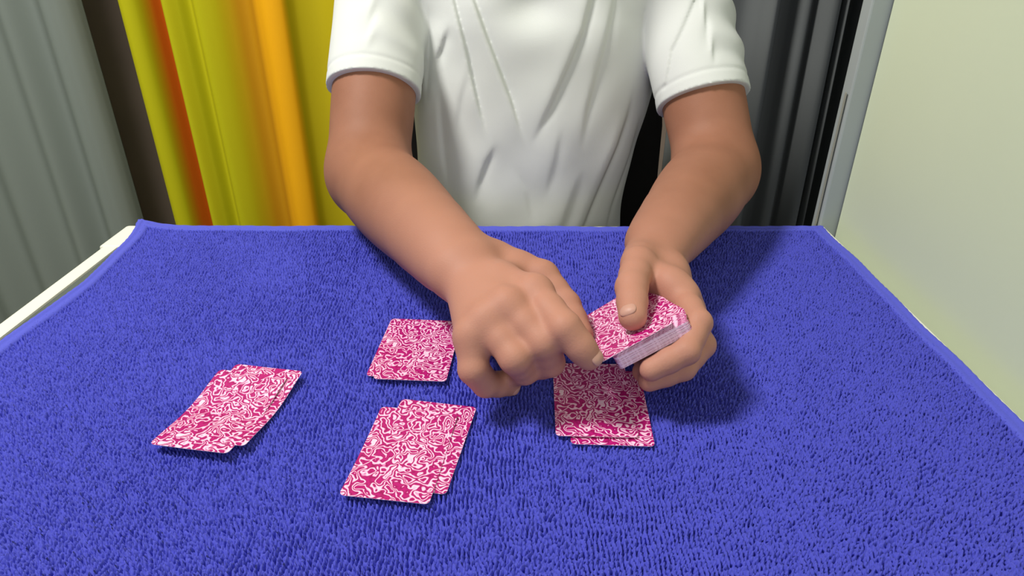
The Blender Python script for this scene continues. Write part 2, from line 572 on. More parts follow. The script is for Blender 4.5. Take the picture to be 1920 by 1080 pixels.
def card_mesh(name, bend=None, th=CT, rows_mid=8):
    """rounded card lying in local xy, printed back up; bend(v) lifts the rows"""
    vs_ = []
    for a in np.linspace(0, math.pi / 2, 6):
        vs_.append((-CH / 2 + CR - CR * math.cos(a), CW / 2 - CR + CR * math.sin(a)))
    for v in np.linspace(-CH / 2 + CR, CH / 2 - CR, rows_mid + 2)[1:-1]:
        vs_.append((v, CW / 2))
    for v, w in vs_[:6][::-1]:
        vs_.append((-v, w))
    bm = bmesh.new()
    top, bot = [], []
    for v, w in vs_:
        r = []
        for u in (-w, 0, w):
            z = bend(u, v) if bend else 0.0
            r.append((bm.verts.new((u, v, z + th)), bm.verts.new((u, v, z))))
        top.append([x[0] for x in r]); bot.append([x[1] for x in r])
    for i in range(len(vs_) - 1):
        for j in (0, 1):
            f = bm.faces.new((top[i][j], top[i][j + 1], top[i + 1][j + 1], top[i + 1][j])); f.material_index = 0
            f = bm.faces.new((bot[i][j], bot[i + 1][j], bot[i + 1][j + 1], bot[i][j + 1])); f.material_index = 1
        f = bm.faces.new((top[i][0], top[i + 1][0], bot[i + 1][0], bot[i][0])); f.material_index = 1
        f = bm.faces.new((top[i][2], bot[i][2], bot[i + 1][2], top[i + 1][2])); f.material_index = 1
    for r, (t, b) in ((0, (top[0], bot[0])), (1, (top[-1], bot[-1]))):
        for j in (0, 1):
            f = bm.faces.new((t[j], b[j], b[j + 1], t[j + 1]) if r == 0 else (t[j + 1], b[j + 1], b[j], t[j])); f.material_index = 1
    me = bpy.data.meshes.new(name)
    bm.to_mesh(me); bm.free()
    me.materials.append(M['card_back']); me.materials.append(M['card_stock'])
    return me


flat_card = card_mesh('playing_card')
wavy_card = card_mesh('playing_card_wavy', lambda u, v: 0.0016 * (1 - math.cos(v * 70)) + 0.0010 * (v / 0.044) ** 2 + 0.012 * max(0.0, u) * (v / 0.044) ** 2, rows_mid=14)
bowed_card = card_mesh('playing_card_bowed', lambda u, v: 0.0016 * (v / 0.044) ** 2, rows_mid=14)
TABLE_GROUP = 'face-down cards dealt on the towel'
ZC = T + 0.0022
table_cards = [  # x, y, turn, layer, mesh, label
    (-0.0626, 0.3597, -0.175, 0, flat_card, 'lower card of the face-down pair nearest the camera, its top right corner showing'),
    (-0.0742, 0.3487, -0.135, 1, bowed_card, 'upper card of the face-down pair nearest the camera'),
    (-0.2027, 0.3996, -0.185, 0, wavy_card, 'lower card of the leftmost slightly curled face-down pair, showing at the far edge'),
    (-0.2119, 0.3915, -0.170, 1, wavy_card, 'upper card of the leftmost slightly curled face-down pair'),
    (-0.0844, 0.4800, -0.075, 0, flat_card, 'lower card of the face-down pair beside the right hand, sticking out at its left'),
    (-0.0778, 0.4735, -0.065, 1, bowed_card, 'upper card of the face-down pair beside the right hand'),
    (0.0718, 0.4010, -0.045, 0, flat_card, 'lower card of the face-down pair under the hands, showing at its bottom edge'),
    (0.0610, 0.4075, -0.030, 1, bowed_card, 'upper card of the face-down pair under the hands'),
]
for x, y, a, lay, me, lab in table_cards:
    o = link('playing_card', me)
    o.location = (x, y, ZC + lay * 0.0005)
    o.rotation_euler = (0, 0, a)
    tag(o, lab, 'playing card', TABLE_GROUP)

# the deck held in the hand: local x along the short edge, y along the long edge, z out of the backs
DP = np.array([0.0931, 0.4410, 0.0558])
DR = np.array([[0.88028, -0.08563, -0.46666], [0.17354, 0.97353, 0.14872], [0.44158, -0.21190, 0.87184]])


def deck_pt(u, v, w): return DP + DR @ np.array([u, v, w])


DM = Matrix([list(r) for r in DR]).to_4x4()
NDECK = 34
HELD_GROUP = 'cards of the held deck'
for i in range(NDECK):
    o = link('playing_card', flat_card)
    fan = max(0, 7 - i)
    du = rng.normal(0, 0.00025) - 0.0004 * fan
    dv = rng.normal(0, 0.00022) + 0.0009 * fan
    da = rng.normal(0, 0.003) + 0.020 * fan
    pos = deck_pt(du, dv, -0.00036 * (i + 1))
    pos[2] += T
    o.matrix_world = Matrix.Translation(Vector(pos)) @ DM @ Matrix.Rotation(da, 4, 'Z')
    tag(o, 'topmost card of the held deck, the left thumb pressing on it' if i == 0 else
        'face-down card squared in the deck held in the left hand', 'playing card', HELD_GROUP)
o = link('playing_card', bowed_card)
pos = deck_pt(-0.0125, -0.004, 0.0005); pos[2] += T
o.matrix_world = Matrix.Translation(Vector(pos)) @ DM @ Matrix.Rotation(0.05, 4, 'Z')
tag(o, 'card being drawn off the deck, pinched by the right index finger and thumb', 'playing card', HELD_GROUP)


# ------------------------------------------------------------------ implicit surfaces for the figure
def axis(lo, hi, fine, h, H):
    """grid coordinates from lo to hi: step h inside the interval fine, growing to H outside"""
    a = [fine[0]]
    while a[-1] < fine[1]: a.append(a[-1] + h)
    s = h
    up = []
    x = a[-1]
    while x < hi:
        s = min(H, s * 1.15); x += s; up.append(x)
    s = h
    dn = []
    x = fine[0]
    while x > lo:
        s = min(H, s * 1.15); x -= s; dn.append(x)
    return np.array(dn[::-1] + a + up, np.float32)


class Field:
    def __init__(self, ax, big=0.05):
        self.ax = ax
        self.D = np.full([len(a) for a in ax], big, np.float32)
        self.big = big

    def window(self, lo, hi):
        s = []
        for a, l, h in zip(self.ax, lo, hi):
            i0 = max(0, int(np.searchsorted(a, l)) - 1)
            i1 = min(len(a), int(np.searchsorted(a, h)) + 1)
            s.append(slice(i0, max(i1, i0 + 1)))
        return tuple(s), [self.ax[k][s[k]].reshape([-1 if j == k else 1 for j in range(3)]) for k in range(3)]

    @staticmethod
    def smin(a, b, k):
        h = np.clip(0.5 + 0.5 * (a - b) / k, 0, 1)
        return a + (b - a) * h - k * h * (1 - h)

    def put(self, sl, d, k):
        self.D[sl] = self.smin(self.D[sl], d.astype(np.float32), k) if k > 0 else np.minimum(self.D[sl], d)

    def cone(self, a, b, ra, rb, k=0.006, pad=None):
        a, b = np.asarray(a, float), np.asarray(b, float)
        m = max(ra, rb) + (pad or (k + 0.012))
        sl, (X, Y, Z) = self.window(np.minimum(a, b) - m, np.maximum(a, b) + m)
        ba = b - a
        L2 = float(ba @ ba) + 1e-12
        t = np.clip(((X - a[0]) * ba[0] + (Y - a[1]) * ba[1] + (Z - a[2]) * ba[2]) / L2, 0, 1)
        d = np.sqrt((X - a[0] - t * ba[0]) ** 2 + (Y - a[1] - t * ba[1]) ** 2 + (Z - a[2] - t * ba[2]) ** 2) - (ra + (rb - ra) * t)
        self.put(sl, d, k)

    def chain(self, pts, rads, k=0.005):
        for i in range(len(pts) - 1):
            self.cone(pts[i], pts[i + 1], rads[i], rads[i + 1], k)

    def ell(self, c, r, k=0.006, R=None):
        c, r = np.asarray(c, float), np.asarray(r, float)
        m = r.max() + k + 0.012
        sl, (X, Y, Z) = self.window(c - m, c + m)
        x, y, z = X - c[0], Y - c[1], Z - c[2]
        if R is not None:
            R = np.asarray(R)
            x, y, z = (R[0, j] * x + R[1, j] * y + R[2, j] * z for j in range(3))
        k0 = np.sqrt((x / r[0]) ** 2 + (y / r[1]) ** 2 + (z / r[2]) ** 2)
        k1 = np.sqrt((x / r[0] ** 2) ** 2 + (y / r[1] ** 2) ** 2 + (z / r[2] ** 2) ** 2) + 1e-9
        self.put(sl, k0 * (k0 - 1) / k1, k)

    def carve(self, pts, r, depth, k=0.003):
        """soft groove along a polyline: smooth subtraction of thin capsules"""
        for a, b in zip(pts[:-1], pts[1:]):
            a, b = np.asarray(a, float), np.asarray(b, float)
            m = r + k + 0.008
            sl, (X, Y, Z) = self.window(np.minimum(a, b) - m, np.maximum(a, b) + m)
            ba = b - a
            t = np.clip(((X - a[0]) * ba[0] + (Y - a[1]) * ba[1] + (Z - a[2]) * ba[2]) / (float(ba @ ba) + 1e-12), 0, 1)
            d = np.sqrt((X - a[0] - t * ba[0]) ** 2 + (Y - a[1] - t * ba[1]) ** 2 + (Z - a[2] - t * ba[2]) ** 2) - r
            self.D[sl] = -self.smin(-self.D[sl], d.astype(np.float32), k)

    def merge(self, other_sl, d, k):
        self.put(other_sl, d, k)

    def sub(self, lo, hi):
        sl, _ = self.window(lo, hi)
        f = Field([self.ax[j][sl[j]] for j in range(3)], self.big)
        return sl, f

    def mesh(self, name, relax=2):
        D, ax = self.D, self.ax
        S = D < 0
        c = np.zeros([n - 1 for n in D.shape], np.uint8)
        for i in (0, 1):
            for j in (0, 1):
                for k in (0, 1):
                    c += S[i:S.shape[0] - 1 + i, j:S.shape[1] - 1 + j, k:S.shape[2] - 1 + k]
        act = (c > 0) & (c < 8)
        I = np.argwhere(act)
        idx = np.full(act.shape, -1, np.int32)
        idx[act] = np.arange(len(I))
        acc = np.zeros((len(I), 3)); cnt = np.zeros(len(I))
        cor = [(0, 0, 0), (1, 0, 0), (0, 1, 0), (1, 1, 0), (0, 0, 1), (1, 0, 1), (0, 1, 1), (1, 1, 1)]
        val = [D[I[:, 0] + a, I[:, 1] + b, I[:, 2] + d_].astype(float) for a, b, d_ in cor]
        P = [np.stack([ax[0][I[:, 0] + a], ax[1][I[:, 1] + b], ax[2][I[:, 2] + d_]], 1).astype(float) for a, b, d_ in cor]
        for e in ((0, 1), (2, 3), (4, 5), (6, 7), (0, 2), (1, 3), (4, 6), (5, 7), (0, 4), (1, 5), (2, 6), (3, 7)):
            a, b = val[e[0]], val[e[1]]
            m = (a < 0) != (b < 0)
            t = np.where(m, a / np.where(m, a - b, 1), 0)
            acc += np.where(m[:, None], P[e[0]] + t[:, None] * (P[e[1]] - P[e[0]]), 0)
            cnt += m
        V = acc / cnt[:, None]
        Q = []
        for d_ in range(3):
            o1, o2 = (d_ + 1) % 3, (d_ + 2) % 3
            A = np.take(S, range(S.shape[d_] - 1), d_); B = np.take(S, range(1, S.shape[d_]), d_)
            E = np.argwhere(A != B)
            E = E[(E[:, o1] > 0) & (E[:, o2] > 0) & (E[:, o1] < S.shape[o1] - 1) & (E[:, o2] < S.shape[o2] - 1)]
            q = []
            for s1, s2 in ((0, 0), (1, 0), (1, 1), (0, 1)):
                C = E.copy(); C[:, o1] -= s1; C[:, o2] -= s2
                q.append(idx[C[:, 0], C[:, 1], C[:, 2]])
            q = np.stack(q, 1)
            fl = A[E[:, 0], E[:, 1], E[:, 2]]
            q[~fl] = q[~fl][:, ::-1]
            Q.append(q)
        Q = np.concatenate(Q)
        Q = Q[(Q >= 0).all(1)]
        for _ in range(relax):       # Laplacian relaxation evens out the facets
            s = np.zeros_like(V); n = np.zeros(len(V))
            for i, j in ((0, 1), (1, 2), (2, 3), (3, 0)):
                np.add.at(s, Q[:, i], V[Q[:, j]]); np.add.at(n, Q[:, i], 1)
                np.add.at(s, Q[:, j], V[Q[:, i]]); np.add.at(n, Q[:, j], 1)
            V = V + 0.5 * (s / np.maximum(n, 1)[:, None] - V)
        V = V + np.array([0, 0, T])
        return mesh_np(name, V, Q)


A3 = lambda *v: np.array(v, float)

# --------------------------------------------------------- joints (z measured from the towel surface)
CX = 0.0265
SH_R, SH_L = A3(-0.157, 0.905, 0.262), A3(0.203, 0.905, 0.262)
EL_R, EL_L = A3(-0.166, 0.742, 0.066), A3(0.243, 0.765, 0.062)
WR_R, WR_L = at_z(868, 503, 0.072), deck_pt(0.060, 0.110, 0.004)
RH = dict(
    index=[at_z(1002, 550, 0.082), at_z(1059, 615, 0.077), at_z(1087, 649, 0.066), at_z(1104, 671, 0.058)],
    middle=[at_z(952, 576, 0.079), at_z(1019, 642, 0.065), at_z(1031, 679, 0.044), at_z(1004, 690, 0.031)],
    ring=[at_z(914, 602, 0.071), at_z(966, 671, 0.056), at_z(984, 695, 0.038), at_z(966, 700, 0.026)],
    pinky=[at_z(886, 632, 0.061), at_z(888, 692, 0.043), at_z(911, 719, 0.027), at_z(955, 722, 0.0165)],
    thumb=[at_z(928, 490, 0.068), at_z(1016, 520, 0.066), at_z(1060, 573, 0.054), at_z(1088, 628, 0.044)])
LH = dict(
    index=[deck_pt(0.042, 0.014, -0.010), deck_pt(0.0370, -0.030, -0.015), deck_pt(0.018, -0.0475, -0.0215), deck_pt(-0.010, -0.0475, -0.0215)],
    middle=[deck_pt(0.041, 0.016, -0.026), deck_pt(0.0330, -0.026, -0.034), deck_pt(0.012, -0.036, -0.038), deck_pt(-0.014, -0.037, -0.034)],
    ring=[deck_pt(0.038, 0.026, -0.039), deck_pt(0.027, -0.010, -0.044), deck_pt(0.005, -0.016, -0.043), deck_pt(-0.014, -0.017, -0.036)],
    pinky=[deck_pt(0.034, 0.038, -0.045), deck_pt(0.022, 0.012, -0.046), deck_pt(0.004, 0.008, -0.043), deck_pt(-0.010, 0.007, -0.036)],
    thumb=[deck_pt(0.038, 0.085, 0.008), deck_pt(0.026, 0.042, 0.021), deck_pt(0.009, 0.006, 0.0195), deck_pt(-0.003, -0.025, 0.0112)])
RAD_R = dict(index=(0.0128, 0.0116, 0.0104, 0.0088), middle=(0.0132, 0.0122, 0.0106, 0.0090), ring=(0.0126, 0.0115, 0.0100, 0.0086),
             pinky=(0.0120, 0.0110, 0.0100, 0.0084), thumb=(0.0165, 0.0138, 0.0122, 0.0102))
RAD_L = dict(index=(0.0112, 0.0098, 0.0094, 0.0084), middle=(0.0112, 0.0100, 0.0095, 0.0084), ring=(0.0112, 0.0102, 0.0094, 0.0082),
             pinky=(0.0104, 0.0092, 0.0082, 0.0072), thumb=(0.0165, 0.0136, 0.0124, 0.0104))


def add_hand(B, H, W, palm_dir, side):
    RAD = RAD_R if side > 0 else RAD_L
    lo = np.minimum.reduce([np.min(v, 0) for v in H.values()] + [W]) - 0.03
    hi = np.maximum.reduce([np.max(v, 0) for v in H.values()] + [W]) + 0.03
    # palm: a fan of bones from the wrist to the knuckles, thicker towards the palm side
    sl, P = B.sub(lo, hi)
    for f in ('index', 'middle', 'ring', 'pinky'):
        m = H[f][0]
        off = palm_dir * 0.004
        P.cone(W + (m - W) * 0.10 + off, m + off * 0.4, 0.0165, RAD[f][0] + 0.0012, 0.010)
        # flesh on the palm side
        P.cone(W + (m - W) * 0.25 + palm_dir * 0.010, W + (m - W) * 0.85 + palm_dir * 0.009, 0.012, 0.009, 0.010)
    th = H['thumb']
    P.cone(W + (th[0] - W) * 0.3, th[0], 0.018, 0.016, 0.010)
    P.cone(th[0], th[1], 0.0165, 0.0135, 0.008)
    mi = (H['index'][0] - W) * 0.55 + W
    P.cone(th[0] * 0.5 + th[1] * 0.5, mi, 0.010, 0.010, 0.014)          # web of the thumb
    for f in ('index', 'middle', 'ring', 'pinky'):                       # knuckles
        P.ell(H[f][0] - palm_dir * 0.0025, (0.010, 0.010, 0.010), 0.010)
    if side < 0:                                                         # the web of the holding hand laps over the deck's corner
        P.cone(deck_pt(0.026, 0.050, 0.009), deck_pt(0.039, 0.022, 0.002), 0.0135, 0.0120, 0.012)
    B.put(sl, P.D, 0.012)
    for f in ('thumb', 'index', 'middle', 'ring', 'pinky'):
        J, r = H[f], RAD[f]
        lo, hi = np.min(J, 0) - 0.025, np.max(J, 0) + 0.025
        sl, P = B.sub(lo, hi)
        st = 1 if f == 'thumb' else 0
        for i in range(st, 3):
            a, b = J[i], J[i + 1]
            mid = (a + b) / 2
            bulge = 0.96 if i < 2 else 1.0
            rm = (r[i] + r[i + 1]) / 2 * bulge
            P.cone(a, mid, r[i], rm, 0.003)
            P.cone(mid, b, rm, r[i + 1], 0.003)
        B.put(sl, P.D, 0.0050 if side > 0 else 0.0042)


def smooth_interp(t, k, v):
    """Catmull-Rom through the knots, so radii flow without rings"""
    v = np.asarray(v, float); k = np.asarray(k, float)
    m = np.gradient(v, k, axis=0)
    i = np.clip(np.searchsorted(k, t, side='right') - 1, 0, len(k) - 2)
    h = k[i + 1] - k[i]
    f = (t - k[i]) / h
    if v.ndim > 1: f, h = f[:, None], h[:, None]
    return ((2 * f ** 3 - 3 * f ** 2 + 1) * v[i] + (f ** 3 - 2 * f ** 2 + f) * h * m[i] + (3 * f ** 2 - 2 * f ** 3) * v[i + 1] + (f ** 3 - f ** 2) * h * m[i + 1])


def add_arm(B, S, E, W, H):
    up, f = E - S, W - E
    side = np.cross(f, A3(0, 0, 1)); side /= np.linalg.norm(side)
    bend = (up / np.linalg.norm(up) - f / np.linalg.norm(f)); bend /= np.linalg.norm(bend)
    knots = [0.0, 0.35, 0.70, 0.90, 1.0, 1.12, 1.35, 1.62, 1.85, 2.0]
    pts = [S, S + up * 0.35, S + up * 0.70, S + up * 0.91 - bend * 0.001, E - bend * 0.004, E + f * 0.10 - bend * 0.001, E + f * 0.35, E + f * 0.62, E + f * 0.85, W]
    rad = [0.047, 0.0475, 0.0470, 0.0450, 0.0445, 0.0455, 0.0460, 0.0400, 0.0315, 0.0280]
    t = np.linspace(0, 1.90, 40)
    P, r = smooth_interp(t, knots, pts), smooth_interp(t, knots, rad)
    lo, hi = P.min(0) - 0.075, P.max(0) + 0.075
    sl, G = B.sub(lo, hi)
    _, G2 = B.sub(lo, hi)
    for i in range(len(t) - 1):
        (G if t[i] < 1.0 else G2).cone(P[i], P[i + 1], r[i], r[i + 1], 0.004, pad=0.045)
    B.put(sl, Field.smin(G.D, G2.D, 0.022), 0.02)
    for s in (-1, 1):                                                    # the two bones widen the wrist
        B.cone(E + f * 0.74 + side * s * 0.004, E + f * 1.0 + side * s * 0.0085, 0.0290, 0.0230, 0.014)


body_ax = [axis(-0.26, 0.34, (-0.062, 0.168), 0.00135, 0.0042), axis(0.31, 1.06, (0.365, 0.535), 0.00135, 0.0042), axis(-0.06, 0.60, (0.002, 0.106), 0.00135, 0.0042)]
B = Field(body_ax, 0.04)
# torso under the shirt, neck and head bent over the cards
B.cone((CX - 0.045, 0.925, 0.0), (CX - 0.055, 0.925, 0.19), 0.085, 0.080, 0.03)
B.cone((CX + 0.045, 0.925, 0.0), (CX + 0.055, 0.925, 0.19), 0.085, 0.080, 0.03)
B.cone((CX - 0.02, 0.92, 0.255), SH_R, 0.048, 0.047, 0.03)
B.cone((CX + 0.02, 0.92, 0.255), SH_L, 0.048, 0.047, 0.03)
NK, HC = A3(CX, 0.925, 0.27), A3(CX, 0.880, 0.452)
B.cone(NK, (CX, 0.905, 0.40), 0.058, 0.053, 0.03)
tilt = math.radians(28)
HRm = np.array([[1, 0, 0], [0, math.cos(tilt), math.sin(tilt)], [0, -math.sin(tilt), math.cos(tilt)]]).T   # local -> world, nods forward


def head_pt(x, y, z): return HC + HRm @ A3(x, y, z)


B.ell(head_pt(0, 0.012, 0.030), (0.074, 0.094, 0.085), 0.02, HRm)
B.ell(head_pt(0, -0.030, -0.035), (0.058, 0.058, 0.075), 0.025, HRm)
B.cone(head_pt(0, -0.060, -0.090), head_pt(0, -0.064, -0.094), 0.020, 0.020, 0.022)
B.cone(head_pt(-0.048, -0.005, -0.065), head_pt(-0.015, -0.058, -0.092), 0.018, 0.016, 0.02)
B.cone(head_pt(0.048, -0.005, -0.065), head_pt(0.015, -0.058, -0.092), 0.018, 0.016, 0.02)
B.cone(head_pt(0, -0.084, 0.004), head_pt(0, -0.104, -0.034), 0.008, 0.012, 0.010)          # nose
for s in (-1, 1):
    B.cone(head_pt(s * 0.010, -0.094, -0.038), head_pt(s * 0.013, -0.090, -0.037), 0.007, 0.006, 0.006)
    B.cone(head_pt(s * 0.012, -0.086, 0.018), head_pt(s * 0.044, -0.072, 0.020), 0.008, 0.007, 0.012)   # brow
    B.ell(head_pt(s * 0.074, 0.010, -0.012), (0.010, 0.020, 0.032), 0.006, HRm)                       # ear
    B.ell(head_pt(s * 0.031, -0.077, 0.000), (0.0145, 0.010, 0.0085), 0.006, HRm)                     # eyelids
B.ell(head_pt(0, -0.088, -0.062), (0.022, 0.010, 0.006), 0.005, HRm)
B.ell(head_pt(0, -0.086, -0.072), (0.019, 0.010, 0.007), 0.005, HRm)
B.carve([head_pt(-0.022, -0.094, -0.067), head_pt(0.022, -0.094, -0.067)], 0.0015, 0.001, 0.003)

add_arm(B, SH_R, EL_R, WR_R, RH)
add_arm(B, SH_L, EL_L, WR_L, LH)
# palm side of each hand
n_r = np.cross(RH['index'][0] - WR_R, RH['pinky'][0] - WR_R); n_r /= np.linalg.norm(n_r)
if n_r[2] > 0: n_r = -n_r
n_l = np.cross(LH['index'][0] - WR_L, LH['pinky'][0] - WR_L); n_l /= np.linalg.norm(n_l)
if n_l[0] > 0: n_l = -n_l
add_hand(B, RH, WR_R, n_r, 1)
add_hand(B, LH, WR_L, n_l, -1)

person = tag(empty('person', (CX, 0.93, 0)), 'person in a white t-shirt seated behind the table dealing cards with both hands', 'person')
body = link('body', B.mesh('body'), M['skin'], person)
del B


# fingernails
def nail(tip, prev, up, rad, w, l):
    """a shallow curved plate let into the back of the fingertip"""
    d = Vector(tip - prev).normalized()
    u = Vector(up); u = (u - d * u.dot(d)).normalized()
    sd = d.cross(u)
    bm = bmesh.new()
    bmesh.ops.create_uvsphere(bm, u_segments=20, v_segments=12, radius=1.0)
    c = Vector(tip) + d * 0.0015 + u * (rad - 0.0016) + Vector((0, 0, T))
    for v in bm.verts:
        x, y, z = v.co
        k = max(abs(x), abs(y), 1e-6) / max(math.hypot(x, y), 1e-6)
        x, y = x * (0.7 + 0.3 / k), y * (0.7 + 0.3 / k)                 # squarish outline
        v.co = c + sd * (x * w) + d * (y * l / 2) + u * (z * 0.0020 - 0.28 * (x * x) * w * 0.5 - 0.0012 * max(0, y) ** 2)
    link('fingernail', mesh_bm('fingernail', bm, True), M['nail'], person)


nail(RH['index'][3], RH['index'][2], (0.25, -0.35, 1.0), 0.0093, 0.0062, 0.011)
nail(RH['pinky'][3], RH['pinky'][2], (0.0, -1.0, 0.35), 0.0082, 0.0056, 0.009)
nail(LH['thumb'][3], LH['thumb'][2], tuple(DR[:, 2]), 0.0106, 0.0066, 0.0105)

# eyes
for s in (-1, 1):
    bm = bmesh.new()
    bmesh.ops.create_uvsphere(bm, u_segments=16, v_segments=10, radius=0.008)
    c = head_pt(s * 0.031, -0.0815, -0.001)
    for v in bm.verts: v.co = Vector((v.co.x * 1.1 + c[0], v.co.y * 0.8 + c[1], v.co.z * 0.45 + c[2] + T))
    link('eye', mesh_bm('eye', bm, True), M['eye'], person)

# hair cap
Hf = Field([axis(CX - 0.11, CX + 0.11, (CX - 0.10, CX + 0.10), 0.003, 0.003), axis(0.74, 1.02, (0.76, 1.01), 0.003, 0.003), axis(0.36, 0.60, (0.37, 0.595), 0.003, 0.003)], 0.04)
Hf.ell(head_pt(0, 0.020, 0.036), (0.081, 0.097, 0.089), 0.01, HRm)
Hf.ell(head_pt(0, 0.055, -0.010), (0.070, 0.062, 0.075), 0.02, HRm)
X, Y, Z = np.meshgrid(*Hf.ax, indexing='ij')
loc = np.stack([X - HC[0], Y - HC[1], Z - HC[2]], -1) @ HRm
front = (loc[..., 1] * -0.80 + (0.040 - loc[..., 2]) * 0.60) - 0.020
Hf.D = np.maximum(Hf.D, front.astype(np.float32)) + 0.0007 * np.sin(loc[..., 0] * 420 + 1.2 * np.sin(loc[..., 1] * 45) + 60 * loc[..., 2]).astype(np.float32)
link('hair', Hf.mesh('hair', 1), M['hair'], person)

# ------------------------------------------------------------------ t-shirt
sa = [np.arange(-0.265, 0.325, 0.0017, dtype=np.float32), np.arange(0.745, 1.065, 0.0021, dtype=np.float32), np.arange(-0.165, 0.345, 0.0017, dtype=np.float32)]
S = Field(sa, 0.05)
X, Y, Z = S.ax[0][:, None, None], S.ax[1][None, :, None], S.ax[2][None, None, :]
zk = [-0.20, -0.10, 0.0, 0.06, 0.10, 0.16, 0.22, 0.25, 0.28, 0.31, 0.335]
ak = [0.150, 0.145, 0.146, 0.152, 0.158, 0.163, 0.162, 0.152, 0.125, 0.085, 0.055]
bk = [0.122, 0.118, 0.115, 0.114, 0.114, 0.112, 0.108, 0.102, 0.086, 0.062, 0.045]
ck = [0.925, 0.922, 0.920, 0.922, 0.925, 0.928, 0.929, 0.930, 0.930, 0.930, 0.930]
xk = [0.012, 0.012, 0.014, 0.020, 0.024, CX, CX, CX, CX, CX, CX]
a_, b_, c_, x_ = (smooth_interp(np.clip(S.ax[2], zk[0], zk[-1]).astype(float), zk, q).astype(np.float32)[None, None, :] for q in (ak, bk, ck, xk))
qx, qy = (X - x_) / a_, (Y - c_) / b_
k0 = (np.abs(qx) ** 2.3 + np.abs(qy) ** 2.3) ** (1 / 2.3)
S.D = ((k0 - 1) * np.minimum(a_, b_)).astype(np.float32)
S.cone((CX - 0.035, 0.925, 0.262), SH_R + A3(0, 0, 0.004), 0.055, 0.056, 0.03)
S.cone((CX + 0.035, 0.925, 0.262), SH_L + A3(0, 0, 0.004), 0.055, 0.056, 0.03)


def sleeve(Sh, E, hem, flare, wr):
    """loose sleeve along the upper arm, cut square at the hem"""
    u = E - Sh
    L = np.linalg.norm(u); u /= L
    hemc = Sh + u * hem
    sl, P = S.sub(np.minimum(Sh, hemc) - 0.09, np.maximum(Sh, hemc) + 0.09)
    P.cone(Sh, hemc + u * 0.03, 0.056, flare, 0.01, pad=0.05)
    x, y, z = P.ax[0][:, None, None], P.ax[1][None, :, None], P.ax[2][None, None, :]
    s = (x - Sh[0]) * u[0] + (y - Sh[1]) * u[1] + (z - Sh[2]) * u[2]
    rx, ry, rz = x - Sh[0] - s * u[0], y - Sh[1] - s * u[1], z - Sh[2] - s * u[2]
    ang = np.arctan2(rz + 0.6 * ry, rx)
    P.D += (wr * np.sin(s * 135 + 2.6 * np.sin(ang * 1.3 + 0.5) + 1.0 * np.sin(ang * 3)) * np.clip((hem - 0.018 - s) / 0.02, 0, 1) * np.clip((s + 0.01) / 0.03, 0, 1)
            * (0.5 + 0.5 * np.cos(ang - 0.3))).astype(np.float32)
    # hem band: a stitched line set in a little above the edge
    P.D += (0.0010 * np.exp(-((s - (hem - 0.016)) / 0.0022) ** 2)).astype(np.float32)
    P.D = np.maximum(P.D, (s - hem).astype(np.float32))
    S.put(sl, P.D, 0.006)
    return hemc, u


HEM_R = sleeve(SH_R, EL_R, 0.152, 0.0548, 0.0014)
HEM_L = sleeve(SH_L, EL_L, 0.160, 0.0552, 0.0022)


# creases: each is a polyline in the picture plane of the chest, (pixel points), depth, width, ridge
def crease(px, depth, width, ridge=0.0, rw=0.010, Yp=0.825, side=1):
    pts = np.array([at_y(x, y, Yp) for x, y in px])[:, [0, 2]]
    lo, hi = pts.min(0) - 0.03, pts.max(0) + 0.03
    sl, (X, Y, Z) = S.window((lo[0], 0.70, lo[1]), (hi[0], 0.915, hi[1]))
    x, z = X[:, :, 0], Z[0, :, :]
    x = X.reshape(-1, 1); z = Z.reshape(1, -1)
    seg = np.linalg.norm(np.diff(pts, axis=0), axis=1)
    cum = np.concatenate([[0], np.cumsum(seg)]) / seg.sum()
    best = np.full((x.shape[0], z.shape[1]), 9.0); par = np.zeros_like(best); sg = np.zeros_like(best)
    for i in range(len(pts) - 1):
        a, b = pts[i], pts[i + 1]
        ba = b - a
        t = np.clip(((x - a[0]) * ba[0] + (z - a[1]) * ba[1]) / (ba @ ba), 0, 1)
        ex, ez = x - a[0] - t * ba[0], z - a[1] - t * ba[1]
        d = np.hypot(ex, ez)
        m = d < best
        best = np.where(m, d, best)
        par = np.where(m, cum[i] + t * (cum[i + 1] - cum[i]), par)
        sg = np.where(m, np.sign(ex * ba[1] - ez * ba[0]), sg)
    up_, dn_ = np.clip(par / 0.35, 0, 1), np.clip((1 - par) / 0.4, 0, 1)
    taper = dn_ * dn_ * (3 - 2 * dn_)
    if px[0][1] > 5: taper = taper * up_ * up_ * (3 - 2 * up_)
    s = best * sg * side
    # an overlapping fold: the cloth on one side stands proud, drops steeply at the line and recovers slowly
    a = 0.62 * depth
    g = -a * np.tanh(s / (0.42 * width)) * np.exp(-np.abs(s) / np.where(s > 0, rw * 1.1, rw * 0.9)) + 0.25 * depth * np.exp(-(best / width) ** 2)
    S.D[sl] += (g * taper).astype(np.float32)[:, None, :]


crease([(846, -10), (872, 85), (890, 165), (906, 228), (914, 262)], 0.0062, 0.0040, rw=0.011)
crease([(884, -10), (910, 60), (935, 125), (958, 185), (975, 240), (988, 270)], 0.0066, 0.0038, rw=0.012)
crease([(1112, -10), (1092, 60), (1062, 130), (1032, 195), (1008, 240), (990, 272)], 0.0074, 0.0070, rw=0.013)
crease([(1158, -10), (1136, 80), (1116, 150), (1100, 205), (1085, 285)], 0.0050, 0.0060, rw=0.012)
crease([(1195, 160), (1180, 225), (1160, 280), (1130, 342), (1092, 425), (1060, 500)], 0.0100, 0.0065, rw=0.014)
crease([(1215, 215), (1190, 310), (1150, 400), (1130, 470)], 0.0040, 0.0060, rw=0.009)
crease([(793, 10), (798, 60), (795, 128), (790, 215)], 0.0050, 0.0055, rw=0.009)
crease([(840, 46), (826, 92), (806, 138)], 0.0050, 0.0070, rw=0.010)
